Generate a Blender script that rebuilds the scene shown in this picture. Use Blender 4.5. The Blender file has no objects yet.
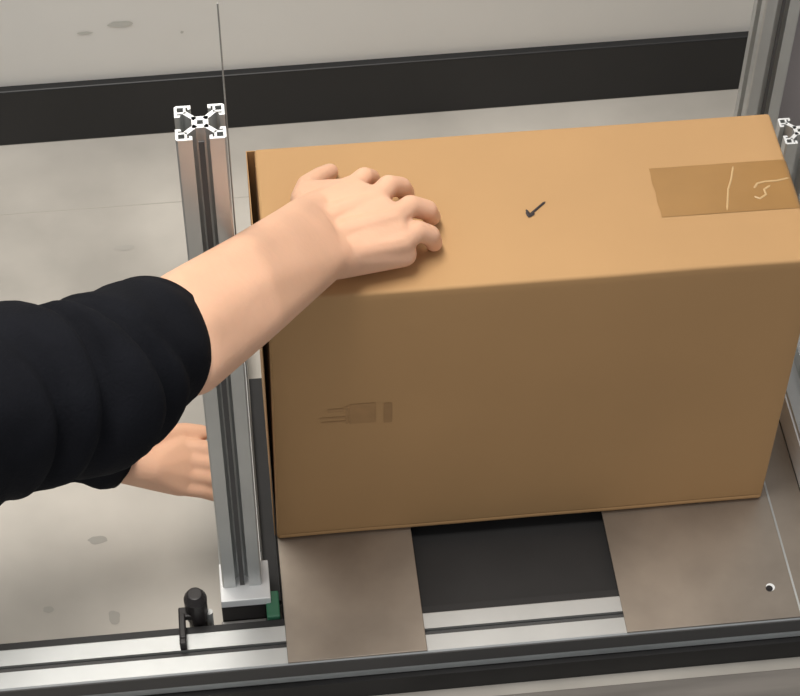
import bpy, bmesh, math, random
from mathutils import Vector, Matrix, noise
random.seed(4)
S = bpy.context.scene
COL = S.collection
# ------------------------------------------------------------------ camera
CAM = Vector((-0.0164, -1.2236, 1.73)); YAW, PIT, ROL, FPX = 0.1174, 0.8621, 0.0111, 2016.9
cy, sy, cp, sp = math.cos(YAW), math.sin(YAW), math.cos(PIT), math.sin(PIT)
FW = Vector((sy*cp, cy*cp, -sp)); RT = Vector((cy, -sy, 0)); UP = RT.cross(FW)
RT2 = math.cos(ROL)*RT + math.sin(ROL)*UP; UP2 = -math.sin(ROL)*RT + math.cos(ROL)*UP
cam = bpy.data.cameras.new('camera'); cam.sensor_width = 36; cam.lens = 36*FPX/800
cam.clip_start = .05; cam.clip_end = 50
co = bpy.data.objects.new('camera', cam); COL.objects.link(co); S.camera = co
m = Matrix((RT2, UP2, -FW)).transposed().to_4x4(); m.translation = CAM; co.matrix_world = m
def at(u, v, z):
    """world point seen at photo pixel (u, v) that lies at height z"""
    d = FW + RT2*((u-400)/FPX) - UP2*((v-348)/FPX)
    return CAM + d*((z-CAM.z)/d.z)
# ------------------------------------------------------------------ light
S.view_settings.view_transform = 'Standard'; S.view_settings.look = 'None'
S.view_settings.exposure = 0.0; S.view_settings.gamma = 1; S.view_settings.use_curve_mapping = False
W = bpy.data.worlds.new('world'); S.world = W; W.use_nodes = True
W.node_tree.nodes['Background'].inputs[0].default_value = (.93, .96, 1, 1)
W.node_tree.nodes['Background'].inputs[1].default_value = .43
def area(name, loc, aim, sx, sy_, power, col):
    l = bpy.data.lights.new(name, 'AREA'); l.shape = 'RECTANGLE'; l.size = sx; l.size_y = sy_
    l.energy = power; l.color = col
    o = bpy.data.objects.new(name, l); COL.objects.link(o); o.location = loc
    o.rotation_euler = (Vector(aim)-Vector(loc)).to_track_quat('-Z', 'Y').to_euler()
    return o
area('ceiling_panel_light', (-.25, .10, 2.6), (.15, .15, 0), 1.2, .6, 50, (1, .965, .91))
area('room_panel_light', (-1.2, -2.2, 2.6), (.2, 0, 0), 1.2, 1.2, 7, (1, .95, .88))

# ------------------------------------------------------------------ materials
def mat(name, col, rough=.6, metal=0, var=.0, scale=8, bump=0, bscale=60, col2=None, stretch=(1, 1, 1), sss=0, spec=.5, detail=5):
    M = bpy.data.materials.new(name); M.use_nodes = True
    nt = M.node_tree; b = nt.nodes['Principled BSDF']
    b.inputs['Roughness'].default_value = rough; b.inputs['Metallic'].default_value = metal
    b.inputs['Specular IOR Level'].default_value = spec
    b.inputs['Base Color'].default_value = (*col, 1)
    tc = nt.nodes.new('ShaderNodeTexCoord'); mp = nt.nodes.new('ShaderNodeMapping')
    nt.links.new(tc.outputs['Object'], mp.inputs[0]); mp.inputs['Scale'].default_value = stretch
    if var or col2:
        n = nt.nodes.new('ShaderNodeTexNoise'); n.inputs['Scale'].default_value = scale; n.inputs['Detail'].default_value = detail
        nt.links.new(mp.outputs[0], n.inputs[0])
        r = nt.nodes.new('ShaderNodeValToRGB'); nt.links.new(n.outputs[0], r.inputs[0])
        c2 = col2 or tuple(c*(1-var) for c in col)
        r.color_ramp.elements[0].position = .34; r.color_ramp.elements[1].position = .66
        r.color_ramp.elements[0].color = (*c2, 1); r.color_ramp.elements[1].color = (*col, 1)
        nt.links.new(r.outputs[0], b.inputs['Base Color'])
    if bump:
        n = nt.nodes.new('ShaderNodeTexNoise'); n.inputs['Scale'].default_value = bscale; n.inputs['Detail'].default_value = 4
        nt.links.new(mp.outputs[0], n.inputs[0])
        bp = nt.nodes.new('ShaderNodeBump'); bp.inputs['Strength'].default_value = bump; bp.inputs['Distance'].default_value = .002
        nt.links.new(n.outputs[0], bp.inputs['Height']); nt.links.new(bp.outputs[0], b.inputs['Normal'])
    if sss:
        b.inputs['Subsurface Weight'].default_value = sss
        b.inputs['Subsurface Radius'].default_value = (.01, .004, .002); b.inputs['Subsurface Scale'].default_value = 1
    return M
M_floor = mat('grey vinyl floor', (.60, .56, .50), .32, var=.34, scale=3.4, bump=.05, bscale=30, spec=.35)
M_wall = mat('off-white wall', (.86, .84, .79), .7, var=.07, scale=2.2, bump=.1, bscale=40)
M_base = mat('black baseboard', (.015, .015, .016), .45, var=.2, scale=6)
M_card = mat('kraft cardboard', (.50, .29, .125), .75, var=.09, scale=3.5, bump=.12, bscale=25)
M_tape = mat('brown packing tape', (.36, .195, .068), .28, var=.12, scale=14, bump=.25, bscale=16)
M_ghost = mat('old tape residue', (.455, .255, .106), .55, var=.2, scale=30)
M_wrk = mat('tape wrinkle highlight', (.56, .37, .18), .3)  # paler than the tape itself, to paint highlights on the creases
M_ink = mat('pen ink', (.03, .02, .02), .6)
M_alu = mat('anodised aluminium', (.62, .63, .62), .46, .75, var=.12, scale=9, bump=.03, bscale=200)
M_alud = mat('dull aluminium', (.40, .39, .38), .42, .85, var=.15, scale=9)
M_cut = mat('bare cut aluminium', (.86, .86, .85), .5, .15)
M_steel = mat('stained steel plate', (.43, .37, .31), .42, .70, var=.36, scale=7, bump=.06, bscale=60)
M_dsteel = mat('grey steel', (.33, .31, .33), .4, .7, var=.15, scale=5)
M_dark = mat('black rubber and shade', (.018, .017, .017), .6, var=.2, scale=20)
M_black = mat('black plastic', (.014, .011, .011), .4)
M_slot = mat('dark slot insert', (.075, .072, .070), .7)
M_green = mat('green plastic', (.035, .16, .085), .4)
M_skin = mat('skin', (.81, .475, .315), .5, var=.10, scale=14, bump=.2, bscale=130, sss=.12, spec=.35)
M_nail = mat('fingernail', (.80, .52, .40), .3)
M_cloth = mat('black jersey', (.0085, .009, .012), .9, var=.2, scale=30, bump=.3, bscale=400, spec=.1)
M_wire = mat('dull wire', (.35, .35, .33), .5, .4)

# ------------------------------------------------------------------ helpers
def obj(name, bm, material, parent=None, smooth=False, bevel=0):
    me = bpy.data.meshes.new(name); bmesh.ops.recalc_face_normals(bm, faces=bm.faces); bm.to_mesh(me); bm.free()
    me.materials.append(material)
    o = bpy.data.objects.new(name, me); COL.objects.link(o)
    if parent:
        o.parent = parent; o.matrix_parent_inverse = parent.matrix_world.inverted()
    for p in me.polygons: p.use_smooth = smooth
    if bevel:
        b = o.modifiers.new('bevel', 'BEVEL'); b.width = bevel; b.segments = 2; b.limit_method = 'ANGLE'
    return o
def tag(o, label=None, cat=None, group=None, kind=None):
    if label: o['label'] = label
    if cat: o['category'] = cat
    if group: o['group'] = group
    if kind: o['kind'] = kind
    return o
def empty(name, loc, label, cat, group=None):
    o = bpy.data.objects.new(name, None); COL.objects.link(o); o.location = loc
    o.matrix_world = Matrix.Translation(loc); o.empty_display_size = .05
    return tag(o, label, cat, group)
def box(bm, a, b):
    vs = [bm.verts.new((x, y, z)) for x in (a[0], b[0]) for y in (a[1], b[1]) for z in (a[2], b[2])]
    for f in ((0,1,3,2),(4,6,7,5),(0,4,5,1),(2,3,7,6),(0,2,6,4),(1,5,7,3)): bm.faces.new([vs[i] for i in f])
def prism(bm, poly, fr, L):
    """extrude a 2-D polygon in frame fr = (origin, u, v, w) by L along w"""
    o, u, v, w = fr
    A = [bm.verts.new(o+u*x+v*y) for x, y in poly]; B = [bm.verts.new(o+u*x+v*y+w*L) for x, y in poly]
    bm.faces.new(A[::-1]); bm.faces.new(B)
    n = len(A)
    for i in range(n): bm.faces.new((A[i], A[(i+1) % n], B[(i+1) % n], B[i]))
def cyl(bm, p, q, r, n=20, r2=None):
    p = Vector(p); q = Vector(q); w = (q-p).normalized(); u = w.orthogonal().normalized(); v = w.cross(u)
    r2 = r if r2 is None else r2
    A = [bm.verts.new(p+(u*math.cos(t)+v*math.sin(t))*r) for t in [2*math.pi*i/n for i in range(n)]]
    B = [bm.verts.new(q+(u*math.cos(t)+v*math.sin(t))*r2) for t in [2*math.pi*i/n for i in range(n)]]
    bm.faces.new(A[::-1]); bm.faces.new(B)
    for i in range(n): bm.faces.new((A[i], A[(i+1) % n], B[(i+1) % n], B[i]))
X, Y, Z = Vector((1,0,0)), Vector((0,1,0)), Vector((0,0,1))
def profile_polys(h=.02):
    """T-slot section, half size h: hollow hooked corners, diagonal webs, pierced core"""
    k = h/.02; P = []
    t = .0019*k
    for sx in (1, -1):
        for sy_ in (1, -1):
            q = lambda pts: P.append([(x*sx*k, y*sy_*k) for x, y in pts])
            q([(.0068,.0200),(.0185,.0200),(.0200,.0185),(.0200,.0068),(.0178,.0068),(.0178,.0178),(.0068,.0178)])      # outer lips
            q([(.0068,.0178),(.0092,.0178),(.0092,.0150),(.0068,.0158)])      # hooks
            q([(.0150,.0092),(.0158,.0068),(.0178,.0068),(.0178,.0092)])
            q([(.0108,.0108),(.0108,.0178),(.0127,.0178),(.0127,.0127),(.0178,.0127),(.0178,.0108)])  # corner cell
            q([(.0022,.0050),(.0108,.0136),(.0136,.0108),(.0050,.0022)])      # diagonal web
    c, d = .0066*k, .0024*k
    for a in ([(-c,-c),(c,-c),(c,-d),(-c,-d)], [(-c,d),(c,d),(c,c),(-c,c)], [(-c,-d),(-d,-d),(-d,d),(-c,d)], [(d,-d),(c,-d),(c,d),(d,d)]): P.append(a)
    return P
def extrusion(name, centre, axis, L, half, material, label, cat, cap_end=True, group=None, half_v=None):
    c = Vector(centre)
    u, v, w = {'Z': (X, Y, Z), 'X': (Y, Z, X), 'Y': (X, Z, Y)}[axis]
    root = empty(name, c, label, cat, group)
    sc = (half_v or half)/half
    bm = bmesh.new()
    for P in profile_polys(half): prism(bm, [(x, y*sc) for x, y in P], (c, u, v, w), L-.0004)
    obj('profile_body', bm, material, root)
    bm = bmesh.new()
    for P in profile_polys(half): prism(bm, [(x, y*sc) for x, y in P], (c+w*(L-.0004), u, v, w), .0004)
    tag(obj('cut_end', bm, M_cut, root), 'bright sawn end of the profile')
    return root

# ------------------------------------------------------------------ setting
FZ = -.068
bm = bmesh.new(); box(bm, (-2.6, -2.4, FZ-.05), (3.0, .72, FZ)); fl = obj('floor', bm, M_floor); tag(fl, kind='structure')
def turned(bm):
    bmesh.ops.rotate(bm, verts=bm.verts, cent=(0, .7, 0), matrix=Matrix.Rotation(.0105, 3, 'Z'))
bm = bmesh.new(); box(bm, (-2.6, .714, FZ), (3.0, .80, 2.7)); turned(bm); tag(obj('wall_back', bm, M_wall), kind='structure')
bm = bmesh.new(); box(bm, (-2.6, .702, FZ), (3.0, .7145, FZ+.090)); turned(bm); tag(obj('baseboard_back', bm, M_base, bevel=.002), kind='structure')
# floor tile joints
bm = bmesh.new()
for y in (.575, -.34): box(bm, (-2.6, y-.0007, FZ-.001), (3.0, y+.0007, FZ+.0003))
for x in (-1.22, -.36, 1.0, 1.9): box(bm, (x-.0007, -2.4, FZ-.001), (x+.0007, .69, FZ+.0003))
tag(obj('trim_1', bm, mat('tile joint', (.46, .43, .38), .8)), kind='structure')
# scuffs: stains of their own shape
def blotch(bm, c, rx, ry, u, v, n, seed):
    c = Vector(c); vs = []
    for i in range(28):
        t = 2*math.pi*i/28; k = 1+.35*noise.noise(Vector((math.cos(t)*1.5, math.sin(t)*1.5, seed)))
        vs.append(bm.verts.new(c+u*math.cos(t)*rx*k+v*math.sin(t)*ry*k+n*.0004))
    bm.faces.new(vs)

bm = bmesh.new(); th = Matrix.Rotation(.0105, 3, 'Z')
def wallpt(u, v):
    d = FW + RT2*((u-400)/FPX) - UP2*((v-348)/FPX); nrm = th @ Y; p0 = Vector((0, .7, 0)) + nrm*.0135
    return CAM + d*((p0-CAM).dot(nrm)/d.dot(nrm))
blotch(bm, wallpt(121, 24), .016, .0042, th @ X, Z, -(th @ Y), 1.0)
blotch(bm, wallpt(84, 33), .009, .0022, th @ X, Z, -(th @ Y), 4.0)
blotch(bm, wallpt(182, 32), .002, .002, th @ X, Z, -(th @ Y), 2.0)
tag(obj('trim_2', bm, mat('wall scuff', (.60, .59, .54), .8)), kind='structure')
bm = bmesh.new()
for u, v, rx, ry in ((48, 610, .006, .004), (114, 617, .006, .009), (98, 540, .011, .005), (125, 248, .012, .005)):
    p = at(u, v, FZ); blotch(bm, p, rx, ry, X, Y, Z, u*.1)
tag(obj('trim_3', bm, mat('floor mark', (.41, .385, .345), .32)), kind='structure')

# ------------------------------------------------------------------ frame
# front rail along X: wide two-land slotted rail
def slot_rail(name, x0, x1, y0, y1, z0, z1, label, lands, material):
    root = empty(name, ((x0+x1)/2, (y0+y1)/2, z0), label, 'rail')
    bm = bmesh.new()
    ym = (lands[0]+lands[1])/2
    # C-shaped section: front face with groove, two top lands, rear lip
    pts = [(y0, z0), (y0, z0+.016), (y0+.004, z0+.016), (y0+.004, z0+.026), (y0, z0+.026), (y0, z1-.0015), (y0+.0015, z1), (lands[0], z1), (lands[0], z1-.008),
           (lands[1], z1-.008), (lands[1], z1), (y1-.0015, z1), (y1, z1-.0015), (y1, z0)]
    prism(bm, pts, (Vector((x0, 0, 0)), Y, Z, X), x1-x0)
    obj('rail_body', bm, material, root)
    bm = bmesh.new(); box(bm, (x0, lands[0]+.0008, z1-.008), (x1, lands[1]-.0008, z1-.0045)); tag(obj('slot_insert', bm, M_slot, root), 'dark strip in the slot of the rail')
    bm = bmesh.new(); box(bm, (x0, y1, z1-.02), (x1, y1+.0088, z1-.003)); tag(obj('rear_shade_strip', bm, M_dark, root), 'dark strip painting the shade along the rear edge of the rail')  # dark strip at the rear stands in for the shadow line behind the rail
    bm = bmesh.new(); box(bm, (x0, y0-.0004, z0+.001), (x1, y0+.0005, z0+.0155)); tag(obj('lower_trim', bm, M_dark, root), 'dark lower trim')
    bm = bmesh.new(); box(bm, (x0, y0-.001, z0+.027), (x1, y0, z1-.0025)); tag(obj('front_trim', bm, M_slot, root), 'dark front strip')
    return root
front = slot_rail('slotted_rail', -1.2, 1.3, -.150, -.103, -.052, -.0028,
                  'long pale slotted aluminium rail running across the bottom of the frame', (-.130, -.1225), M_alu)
bm = bmesh.new(); box(bm, (-1.2, -.1560, FZ+.0005), (1.3, -.1505, -.0375)); tag(obj('filler', bm, M_dark, front), 'black skirting added to darken the gap below the rail')  # black strip put in to deepen the dark band under the rail
for x in (-1.0, -.35, .25, .85):
    bm = bmesh.new(); cyl(bm, (x, -.126, FZ), (x, -.126, FZ+.006), .016); cyl(bm, (x, -.126, FZ+.006), (x, -.126, -.0519), .005)
    obj('levelling_foot', bm, M_black, front)
# left side rail under the upright
left = empty('side_rail', (-.038, .1, -.05), 'short slotted aluminium rail under the left upright post, its end capped black', 'rail')
bm = bmesh.new()
for P in profile_polys(.0225): prism(bm, P, (Vector((-.0385, -.070, -.0250)), X, Z, Y), .40)
obj('profile_body', bm, M_alu, left)
bm = bmesh.new(); box(bm, (-.061, -.077, -.0475), (-.016, -.070, -.0026)); obj('end_cap', bm, M_black, left, bevel=.001)
bm = bmesh.new(); box(bm, (-.0158, -.0938, -.030), (-.0022, -.062, -.0005)); tag(obj('stop_block', bm, M_green, left, bevel=.0015), 'green plastic stop block')
bm = bmesh.new(); box(bm, (-.0625, -.0935, -.040), (-.016, -.0775, -.026)); tag(obj('bracket', bm, M_alud, left, bevel=.001), 'grey joining bracket')
bm = bmesh.new(); cyl(bm, (-.038, .28, FZ), (-.038, .28, -.0478), .012); obj('levelling_foot', bm, M_black, left)
# mounting plate and left upright
bm = bmesh.new(); box(bm, (-.061, -.077, -.0024), (-.0105, -.030, .009)); mp_ = obj('mounting_plate', bm, M_cut, left, bevel=.001); tag(mp_, 'bright mounting plate under the post')
post = extrusion('upright_post', (-.0382, -.0406, .0092), 'Z', .6252, .02, M_alu,
                 'upright slotted aluminium post left of the cardboard box, its bright hooked end on show', 'post')
bm = bmesh.new(); box(bm, (-.0405, -.0590, .0095), (-.0359, -.0575, .630)); tag(obj('slot_insert', bm, M_slot, post), 'dark strip in the slot')
# clamp knob left of the end cap
kn = empty('clamp_knob', (-.088, -.082, -.05), 'black clamp knob with a lever tab beside the foot of the left post', 'knob')
bm = bmesh.new(); cyl(bm, (-.086, -.082, -.046), (-.086, -.082, -.006), .0090); cyl(bm, (-.086, -.082, -.006), (-.086, -.082, .028), .0110, r2=.0118); cyl(bm, (-.086, -.082, .028), (-.086, -.082, .036), .0118, r2=.0075)
obj('knob_body', bm, M_black, kn, smooth=False, bevel=.001)
bm = bmesh.new(); box(bm, (-.1045, -.124, -.002), (-.0975, -.117, .012)); box(bm, (-.1045, -.117, .004), (-.0975, -.088, .012)); box(bm, (-.1045, -.092, .003), (-.090, -.080, .011)); obj('lever', bm, M_black, kn, bevel=.0015)
bm = bmesh.new(); cyl(bm, (-.0775, -.084, -.036), (-.0640, -.084, -.036), .0065); cyl(bm, (-.0735, -.084, -.040), (-.0735, -.084, .004), .0035); tag(obj('bolt', bm, M_alu, kn), 'silver bolt')
bm = bmesh.new(); box(bm, (-.096, -.0955, FZ), (-.070, -.070, -.046)); obj('foot_block', bm, M_black, kn, bevel=.001)

# tray, plates
bm = bmesh.new(); box(bm, (.0005, -.0938, -.050), (.5615, .245, -.016))
tr = obj('belt_bed', bm, M_dark, bevel=.001); tag(tr, 'black recessed bed showing in the gap between the two steel plates', 'bed')
bm = bmesh.new(); box(bm, (-.0152, -.058, -.034), (-.0001, .243, -.026)); tag(obj('gap_shade', bm, M_dark, tr), 'dark strip standing in for the shade between post and box')  # dark sheet added so the gap beside the post looks shaded
for i, x in enumerate((.04, .50)):
    bm = bmesh.new(); cyl(bm, (x, .12, FZ), (x, .12, -.050), .012); obj('foot', bm, M_black, tr)
def plate(x0, x1, label, rid=False):
    bm = bmesh.new(); box(bm, (x0, -.1495, -.0026), (x1, .235, 0))
    p = obj('steel_plate', bm, M_steel, bevel=.0006); tag(p, label, 'plate', None)
    bm = bmesh.new(); box(bm, (x0+.01, -.09, -.0158), (x1-.01, .23, -.0027)); obj('support_bar', bm, M_slot, p)
    return p
p1 = plate(.0015, .1415, 'brown-grey steel plate under the left end of the cardboard box')
p2 = plate(.3445, .5600, 'brown-grey steel plate with a small bolt hole under the right end of the box')
bm = bmesh.new(); box(bm, (.5235, -.149, 0), (.5255, .235, .0007)); obj('seam', bm, M_alu, p2)
bm = bmesh.new(); cyl(bm, (.499, -.113, 0), (.499, -.113, .0006), .0036); cyl(bm, (.499, -.113, .0006), (.499, -.113, .0012), .0018); obj('bolt_hole', bm, M_black, p2)
bm = bmesh.new(); cyl(bm, (.5005, -.1115, 0), (.5005, -.1115, .0004), .0046); obj('washer', bm, M_cut, p2)

bm = bmesh.new(); box(bm, (.13, -.80, FZ+.0008), (1.4, -.172, FZ+.006))
bd = obj('wooden_board', bm, mat('worn brown board', (.19, .17, .15), .5, var=.45, scale=5, stretch=(.8, 9, 1)), bevel=.001)
tag(bd, 'grey-brown streaked board on the floor in front of the frame', 'board')
# right hand side: rail along Y with two posts and a panel
rr = extrusion('side_rail', (.583, -.093, .0205), 'Y', .595, .0205, M_alu, 'slotted aluminium rail running back along the right side of the steel plate', 'rail')
bm = bmesh.new(); box(bm, (.5625, -.093, -.052), (.6035, .50, -.0002)); obj('lower_beam', bm, M_alud, rr, bevel=.001)
bm = bmesh.new(); cyl(bm, (.583, .3, FZ), (.583, .3, -.052), .012); obj('levelling_foot', bm, M_black, rr)
bm = bmesh.new(); box(bm, (.5606, -.093, .0004), (.5624, .50, .0395)); tag(obj('side_strip', bm, M_cut, rr), 'pale strip along the side of the rail')
sp_ = extrusion('upright_post', (.5905, .298, .0412), 'Z', .208, .02, M_alu, 'short slotted post with bright cut end beside the tape end of the box', 'post')
bk = extrusion('upright_post', (.5895, .437, .0412), 'Z', .86, .02, M_alu, 'tall slotted aluminium post behind the far right box corner', 'post')
bm = bmesh.new(); box(bm, (.5877, .4168, .0415), (.5913, .4180, .89)); tag(obj('slot_insert', bm, M_slot, bk), 'dark strip in the slot')
pn = empty('partition', (.68, .45, FZ), 'purple-grey steel panel standing at the right edge behind the box', 'partition')
bm = bmesh.new(); box(bm, (.6105, .440, FZ), (.84, .450, .90)); obj('sheet', bm, M_dsteel, pn, bevel=.001)
bm = bmesh.new(); box(bm, (.6105, .4502, FZ), (.6135, .470, .90)); obj('panel_edge', bm, M_slot, pn)
# thin wire behind the post
bm = bmesh.new(); cyl(bm, (-.0170, -.0190, -.0026+.0118), (-.0170, -.0190, .735), .0007, 10)
tag(obj('thin_wire', bm, M_wire), 'thin grey wire rising straight up behind the left slotted post', 'wire')

# ------------------------------------------------------------------ cardboard box
BW, BD, BH = .5164, .1998, .3714
bm = bmesh.new()
bmesh.ops.create_cube(bm, size=1)
bmesh.ops.subdivide_edges(bm, edges=bm.edges[:], cuts=30, use_grid_fill=True)
def boxpos(a, b, c):
    """a,b,c in 0..1 -> world; slightly bulged panels, left side leaning in at the top, softened top edge"""
    x, y, z = a*BW, b*BD, c*BH
    e = lambda t: max(0, 4*t*(1-t))
    if b < .001: y -= .0022*e(a)*e(c)
    if b > .999: y += .003*e(a)*e(c)
    if a < .001: x -= .0008*e(b)*e(c)
    if a > .999: x += .003*e(b)*e(c)
    if c > .999: z += .0018*e(a)*e(b)
    x += (.0012+.0058*c)*(1-a)**8
    z += .0006*noise.noise(Vector((x*9, y*9, 3)))*(c > .5)
    y += .0012*noise.noise(Vector((x*7, 5, z*7)))*(b < .5)
    return Vector((x, y, z+.0004))
for v in bm.verts: v.co = boxpos(v.co.x+.5, v.co.y+.5, v.co.z+.5)
cb = obj('cardboard_box', bm, M_card, smooth=True)
bv = cb.modifiers.new('bevel', 'BEVEL'); bv.width = .0032; bv.segments = 3; bv.limit_method = 'ANGLE'; bv.angle_limit = math.radians(50)
tag(cb, 'large plain brown cardboard box standing on the steel plates under the hand', 'box')
bm = bmesh.new(); box(bm, (-.0012, .006, .0006), (-.0004, BD-.0005, BH-.0015)); box(bm, (-.0004, BD-.0015, .0006), (.0075, BD-.0005, BH-.0015))
tag(obj('side_flap', bm, M_card, cb), 'loose end flap standing a little off the box')
def topz(x, y):
    return boxpos(min(1, x/BW), min(.9985, y/BD), 1).z
def sheet(bm, x0, x1, y0, y1, n, mfn, th=.0003):
    g = [[bm.verts.new(mfn(x0+(x1-x0)*i/n, y0+(y1-y0)*j/n)) for j in range(n+1)] for i in range(n+1)]
    for i in range(n):
        for j in range(n): bm.faces.new((g[i][j], g[i+1][j], g[i+1][j+1], g[i][j+1]))
def tape_fn(x, y):
    over = max(0, x-(BW-.004))
    xx = min(x, BW-.004)
    z = topz(xx, y)+.0005+.00025*noise.noise(Vector((x*60, y*60, 0)))
    if over > 0:
        a = min(over/.0063, 1)*math.pi/2
        return Vector((xx+math.sin(a)*.0052, y, z-(1-math.cos(a))*.0044-max(0, over-.0063)))
    return Vector((xx, y, z))
bm = bmesh.new(); 
n = 60
X0, X1, Y0_, Y1_ = .382, BW+.055, .067, .1325
g = []
for i in range(n+1):
    row = []
    for j in range(13):
        y = Y0_+(Y1_-Y0_)*j/12
        x = X0+.0005*math.sin(j*1.3)*(i == 0)+(X1-X0)*i/n
        p = tape_fn(x, y)
        if x > BW+.002: p.x = boxpos(1, y/BD, p.z/BH).x+.0008
        row.append(bm.verts.new(p))
    g.append(row)
for i in range(n):
    for j in range(12): bm.faces.new((g[i][j], g[i+1][j], g[i+1][j+1], g[i][j+1]))
tp = obj('packing_tape', bm, M_tape, cb, smooth=True); tag(tp, 'strip of shiny brown packing tape')
# wrinkle trapped under the tape (pale squiggle, its highlights painted in)
def ribbon(bm, pts, w, zoff, fn):
    P = [Vector((x, y, 0)) for x, y in pts]; L = []
    for i in range(len(P)-1):
        for k in range(6): L.append(P[i].lerp(P[i+1], k/6))
    L.append(P[-1]); A = []
    for i, p in enumerate(L):
        d = (L[min(i+1, len(L)-1)]-L[max(i-1, 0)]).normalized(); nn = Vector((-d.y, d.x, 0))*w*(1 if 0 < i < len(L)-1 else .3)
        q = fn(p.x, p.y); z = q.z+zoff
        A.append((bm.verts.new((p.x-nn.x, p.y-nn.y, z)), bm.verts.new((p.x, p.y, z+w*.4)), bm.verts.new((p.x+nn.x, p.y+nn.y, z))))
    for a, b in zip(A, A[1:]):
        bm.faces.new((a[0], b[0], b[1], a[1])); bm.faces.new((a[1], b[1], b[2], a[2]))
def px2(u, v): q = at(u, v, BH+.001); return (q.x, q.y)
bm = bmesh.new()
ribbon(bm, [px2(*q) for q in ((754,189),(757,184),(765,182),(777,181),(789,178))], .0011, .0003, tape_fn)
ribbon(bm, [px2(*q) for q in ((754,197),(760,199),(766,195),(764,190),(770,186))], .0011, .0003, tape_fn)
obj('wrinkle_highlight', bm, M_wrk, tp)
bm = bmesh.new(); ribbon(bm, [px2(*q) for q in ((733,167),(731,180),(728,190),(727,211))], .0009, .0002, tape_fn)
obj('tape_crease', bm, M_wrk, tp)
# little pen tick on the top
bm = bmesh.new()
ribbon(bm, [px2(*q) for q in ((526,211),(530,217),(531,215),(538,209),(545,203))], .0013, .0002, lambda x, y: Vector((x, y, topz(x, y)+.0003)))
ribbon(bm, [px2(*q) for q in ((527,213),(529,217.5),(534,214))], .0020, .0004, lambda x, y: Vector((x, y, topz(x, y)+.0003)))
tag(obj('tick_mark', bm, M_ink, cb), 'small black tick mark')
# faint rubbed patch and bars low on the front panel
bm = bmesh.new()
def fr(x, z): return boxpos(x/BW, 0, z/BH)+Vector((0, -.0005, 0))
def frect(x0, z0, x1, z1, n=6):
    g = [[bm.verts.new(fr(x0+(x1-x0)*i/n, z0+(z1-z0)*j/n)) for j in range(n+1)] for i in range(n+1)]
    for i in range(n):
        for j in range(n): bm.faces.new((g[i][j], g[i+1][j], g[i+1][j+1], g[i][j+1]))
frect(.078, .186, .104, .216); frect(.112, .184, .120, .214); frect(.048, .196, .074, .1985); frect(.050, .190, .074, .192)
frect(.074, .187, .0765, .214); frect(.056, .206, .072, .211)
tag(obj('faded_print', bm, M_ghost, cb), 'faded smudged print on the front of the box')
# bottom crease line
bm = bmesh.new()
g = []
for i in range(41):
    x = .003+(BW-.006)*i/40
    g.append([bm.verts.new(fr(x, z)+Vector((0, dy, 0))) for z, dy in ((.0035, 0), (.006, -.0012), (.0085, 0))])
for a, b in zip(g, g[1:]):
    bm.faces.new((a[0], b[0], b[1], a[1])); bm.faces.new((a[1], b[1], b[2], a[2]))
obj('bottom_fold', bm, M_card, cb, smooth=True)

# ------------------------------------------------------------------ person
per = empty('person', at(-200, 420, .3), 'person in a black jumper reaching in from the left, right hand on the box', 'person')
def limb(src, p, q, r1, r2, flat=None):
    """hull of two spheres appended to src bmesh"""
    b = bmesh.new()
    for c, r in ((p, r1), (q, r2)):
        k = bmesh.ops.create_icosphere(b, subdivisions=2, radius=r, matrix=Matrix.Translation(c))
    res = bmesh.ops.convex_hull(b, input=b.verts[:])
    junk = [e for e in res['geom_interior'] if isinstance(e, bmesh.types.BMVert)]
    bmesh.ops.delete(b, geom=junk, context='VERTS')
    tmp = bpy.data.meshes.new('t'); b.to_mesh(tmp); b.free(); src.from_mesh(tmp); bpy.data.meshes.remove(tmp)
def chain(src, pts):
    for (p, r), (q, s) in zip(pts, pts[1:]): limb(src, p, q, r, s)
TOP = BH
def hp(u, v, h): return at(u, v, TOP+h)
bm = bmesh.new()
# right hand resting on the box: wrist, palm, fingers. heights above the box top
def hull(src, pts):
    b = bmesh.new()
    for c, r in pts: bmesh.ops.create_icosphere(b, subdivisions=3, radius=r, matrix=Matrix.Translation(c))
    res = bmesh.ops.convex_hull(b, input=b.verts[:])
    bmesh.ops.delete(b, geom=[e for e in res['geom_interior'] if isinstance(e, bmesh.types.BMVert)], context='VERTS')
    tmp = bpy.data.meshes.new('t'); b.to_mesh(tmp); b.free(); src.from_mesh(tmp); bpy.data.meshes.remove(tmp)
elbowR = at(-75, 432, .640)
wristA, wristB = hp(303, 217, .058), hp(327, 262, .054)
cuffA, cuffB = at(180, 303, .562), at(193, 366, .552)
mA = at(242, 258, .531); mB = at(262, 317, .514)
mcp = [hp(352, 188, .040), hp(376, 200, .046), hp(394, 219, .045), hp(402, 242, .036)]
car = [hp(318, 207, .046), hp(324, 221, .050), hp(331, 238, .048), hp(339, 253, .040)]
hull(bm, [(car[0], .0150), (car[3], .0160), (mcp[0], .0105), (mcp[1], .0108), (mcp[2], .0108), (mcp[3], .0108), (hp(352, 260, .024), .0155), (hp(404, 254, .022), .0120), (hp(350, 195, .026), .010)])
for a, b in zip(car, mcp): limb(bm, a, b, .0145, .0124)
hull(bm, [(wristA, .0180), (wristB, .0180), (car[0], .0150), (car[3], .0165)])
hull(bm, [(wristB, .0175), (hp(352, 260, .024), .0155), (car[3], .0165)])
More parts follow.
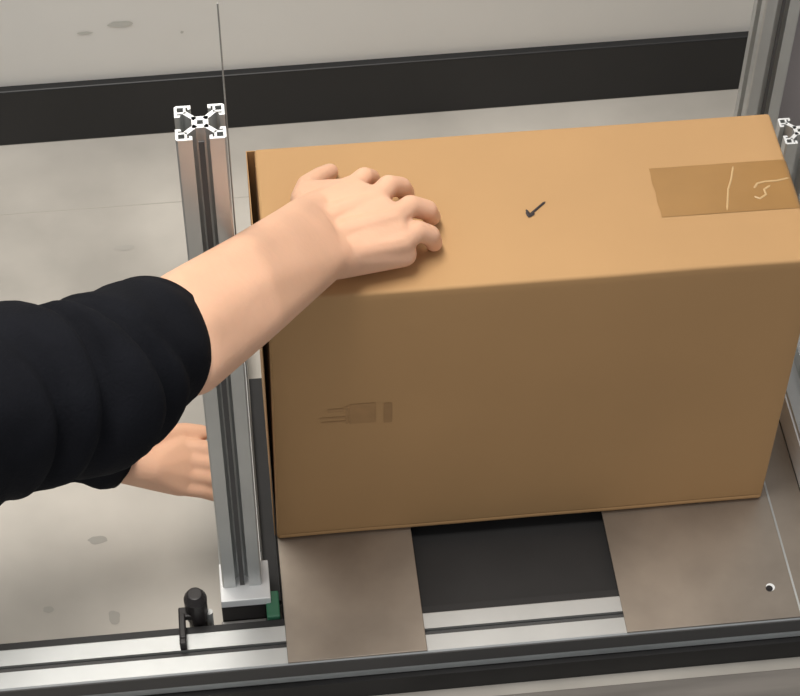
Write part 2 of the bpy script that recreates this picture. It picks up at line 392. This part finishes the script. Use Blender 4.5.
# fingers: mcp -> pip -> dip -> tip
F = [
 [(mcp[0], .0108), (hp(364, 177, .036), .0098), (hp(371, 178, .020), .0090), (hp(373, 184, .0090), .0080)],
 [(mcp[1], .0118), (hp(388, 186, .042), .0108), (hp(401, 187, .028), .0100), (hp(406, 193, .0105), .0088)],
 [(mcp[2], .0118), (hp(410, 206, .042), .0108), (hp(427, 210, .030), .0100), (hp(432, 217, .0115), .0088)],
 [(mcp[3], .0112), (hp(417, 231, .036), .0106), (hp(430, 235, .027), .0098), (hp(434, 243, .0105), .0086)],
]
for f in F: chain(bm, f)
# thumb on the far side, leaving near the wrist
hull(bm, [(hp(308, 212, .044), .0160), (hp(306, 194, .034), .0125), (mcp[0], .0095)])
chain(bm, [(hp(304, 200, .038), .0135), (hp(308, 186, .026), .0115), (hp(320, 177, .018), .0100), (hp(330, 172, .0110), .0088)])
# right forearm
mM = (mA+mB)/2+Vector((.001, -.006, .006)); cM = (cuffA+cuffB)/2+Vector((0, -.004, .006)); wM = (wristA+wristB)/2+Vector((0, 0, .003))
hull(bm, [(wristA, .0180), (wristB, .0180), (wM, .0190), (mA, .0195), (mB, .0190), (mM, .0205)])
hull(bm, [(mA, .0195), (mB, .0190), (mM, .0205), (cuffA, .0260), (cuffB, .0240), (cM, .0290)])
hull(bm, [(cuffA, .0260), (cuffB, .0240), (cM, .0290), (at(150, 348, .566), .030)])
limb(bm, at(150, 348, .566), elbowR, .030, .034)
# left hand: behind the post, low
wl = at(100, 455, .130)
elbowL = at(-150, 410, .32)
G0 = at(152, 466, .115)
ml = [at(180, 447, .113), at(184, 460, .107), at(184, 473, .099), at(180, 485, .089)]
hull(bm, [(G0, .0180), (at(150, 476, .10), .014)]+[(a, .0115) for a in ml])
hull(bm, [(wl, .023), (G0, .018), (at(146, 474, .10), .015)])
for k, a in enumerate(ml):
    d = [(202, 449), (206, 463), (206, 477), (200, 489)][k]
    e_ = [(219, 455), (222, 468), (222, 482), (214, 494)][k]
    z = [.111, .103, .093, .083][k]
    chain(bm, [(a, .0108), (at(d[0]+2, d[1], z-.002), .0096), (at(e_[0]+2, e_[1], z-.012), .0084)])
chain(bm, [(at(144, 452, .120), .0150), (at(164, 436, .121), .0115), (at(184, 432, .115), .0100), (at(202, 433, .109), .0088)])
limb(bm, wl, elbowL, .024, .040); limb(bm, wl, G0, .024, .018)
# upper arms and chest, beyond the left edge of the picture
shR = Vector((-.62, -.40, .86)); shL = Vector((-.70, .02, .84))
limb(bm, elbowR, shR, .034, .045); limb(bm, elbowL, shL, .040, .055)
limb(bm, shR, shL, .058, .058)
ch = (shR+shL)/2+Vector((-.10, 0, -.06)); limb(bm, ch, ch+Vector((-.22, 0, -.30)), .12, .13)
limb(bm, shR, ch, .06, .11); limb(bm, shL, ch, .06, .11)
body = obj('body', bm, M_skin, per, smooth=True)
rm = body.modifiers.new('remesh', 'REMESH'); rm.mode = 'VOXEL'; rm.voxel_size = .0015; rm.use_smooth_shade = True
sm = body.modifiers.new('smooth', 'SMOOTH'); sm.factor = .5; sm.iterations = 14
# bake, then ease only the forearm so it stays smooth while the fingers stay crisp
bpy.context.view_layer.update(); dg = bpy.context.evaluated_depsgraph_get()
me2 = bpy.data.meshes.new_from_object(body.evaluated_get(dg)); body.modifiers.clear(); body.data = me2
vg = body.vertex_groups.new(name='forearm'); wc = (wristA+wristB)/2; ax = ((mA+mB)/2-wc).normalized()
lv = {}
for v in me2.vertices:
    if v.co.z < .40: continue
    d = (v.co-wc).dot(ax); q = round(min(1, max(0, (d+.016)/.05))*8)
    if q: lv.setdefault(q, []).append(v.index)
for q, ids in lv.items(): vg.add(ids, q/8, 'REPLACE')
s2 = body.modifiers.new('ease', 'SMOOTH'); s2.vertex_group = 'forearm'; s2.factor = .5; s2.iterations = 90
for p in me2.polygons: p.use_smooth = True
# nails on the visible fingertips
def nail(p, d, up, w, l):
    d = d.normalized(); s = d.cross(up).normalized(); n_ = s.cross(d).normalized()
    bm = bmesh.new(); g = []
    for i in range(7):
        row = []
        for j in range(7):
            a = (i/6-.5)*2; b = (j/6-.5)*2; kk = 1-.25*b*b
            row.append(bm.verts.new(p+s*a*w*kk+d*b*l-n_*(a*a*.0022)))
        g.append(row)
    for i in range(6):
        for j in range(6): bm.faces.new((g[i][j], g[i+1][j], g[i+1][j+1], g[i][j+1]))
    o = obj('fingernail', bm, M_nail, per, smooth=True)
    so = o.modifiers.new('solid', 'SOLIDIFY'); so.thickness = .0005
for f in F[1:]:
    d = f[3][0]-f[2][0]; out = (f[3][0]-f[0][0]); out.z = .0
    dn = d.normalized(); s_ = dn.cross(out.normalized()); n_ = s_.cross(dn).normalized()
    if n_.dot(out) < 0: n_ = -n_
    nail(f[2][0].lerp(f[3][0], .75)+n_*(f[3][1]*.98), dn, n_, .0050, .0055)

def sleeve(name, pts, folds, thick=.0025, n=72, m=110, open_end=True):
    """pts: list of (centre, radius). lofted cloth tube with folds; starts at the cuff"""
    P = [Vector(p) for p, r in pts]; R = [r for p, r in pts]
    L = [0]
    for a, b in zip(P, P[1:]): L.append(L[-1]+(b-a).length)
    T = L[-1]
    def samp(s):
        for i in range(len(P)-1):
            if s <= L[i+1] or i == len(P)-2:
                t = (s-L[i])/(L[i+1]-L[i]); t = min(1, max(0, t)); tt = t*t*(3-2*t)
                return P[i].lerp(P[i+1], t), R[i]+(R[i+1]-R[i])*tt
    bm = bmesh.new(); rings = []
    for j in range(m+1):
        s = T*j/m
        c, r = samp(s)
        c0, _ = samp(max(0, s-.02)); c1, _ = samp(min(T, s+.02)); w = (c1-c0).normalized()
        u = (UP2-w*UP2.dot(w)).normalized(); v = w.cross(u)
        ring = []
        for i in range(n):
            th = 2*math.pi*i/n
            d = folds(s, th)
            ring.append(bm.verts.new(c+(u*math.cos(th)+v*math.sin(th))*(r+d)))
        rings.append(ring)
    for a, b in zip(rings, rings[1:]):
        for i in range(n): bm.faces.new((a[i], a[(i+1) % n], b[(i+1) % n], b[i]))
    # turned-in hem
    c, r = samp(0); inner = []
    w = (samp(.02)[0]-c).normalized()
    for i in range(n):
        p = rings[0][i].co; inner.append(bm.verts.new(c+(p-c)*.90+w*.012))
    for i in range(n): bm.faces.new((rings[0][i], inner[i], inner[(i+1) % n], rings[0][(i+1) % n]))
    if not open_end: bm.faces.new(rings[-1])
    o = obj(name, bm, M_cloth, per, smooth=True)
    return o
def foldsR(s, th):
    d = 0
    for s0, a, wd, tilt, ph in ((.094, -.0130, .0062, .020, .3), (.108, .0040, .010, .02, .6), (.128, -.0160, .0075, .010, -.2), (.147, .0060, .012, .014, .2),
                            (.066, -.0060, .0060, .026, .9), (.176, -.009, .009, .02, .9), (.215, -.006, .012, .02, 2.0)):
        x = (s-s0-tilt*math.sin(th+ph))/wd
        d += a*math.exp(-x*x)*(.25+.75*max(0, math.cos(th+1.35+ph*.5)))
    d += .0026*noise.noise(Vector((s*28, math.cos(th)*1.8, math.sin(th)*1.8)))*min(1, s/.03)
    return d
cR = at(153, 335, .553)
sl = sleeve('jumper_sleeve', [(cR, .0490), (at(141, 350, .566), .0560), (at(103, 380, .580), .0660), (at(52, 394, .597), .0660), (at(0, 401, .615), .0690), (elbowR, .071), (elbowR.lerp(shR, .5), .073), (shR, .080)], foldsR)
def foldsL(s, th): return .004*math.sin(s*120+2*math.sin(th))+.003*noise.noise(Vector((s*30, math.cos(th)*1.6, math.sin(th)*1.6)))
sleeve('jumper_sleeve', [(at(122, 455, .130), .034), (at(60, 440, .165), .042), (at(-50, 420, .25), .050), (elbowL, .058), (elbowL.lerp(shL, .5), .066), (shL, .078)], foldsL)
bm = bmesh.new()
limb(bm, shR, shL, .082, .082); limb(bm, shR, ch, .082, .145); limb(bm, shL, ch, .082, .145); limb(bm, ch, ch+Vector((-.22, 0, -.30)), .145, .155)
ju = obj('jumper', bm, M_cloth, per, smooth=True)
rm = ju.modifiers.new('remesh', 'REMESH'); rm.mode = 'VOXEL'; rm.voxel_size = .008; rm.use_smooth_shade = True
ju.modifiers.new('smooth', 'SMOOTH').iterations = 10
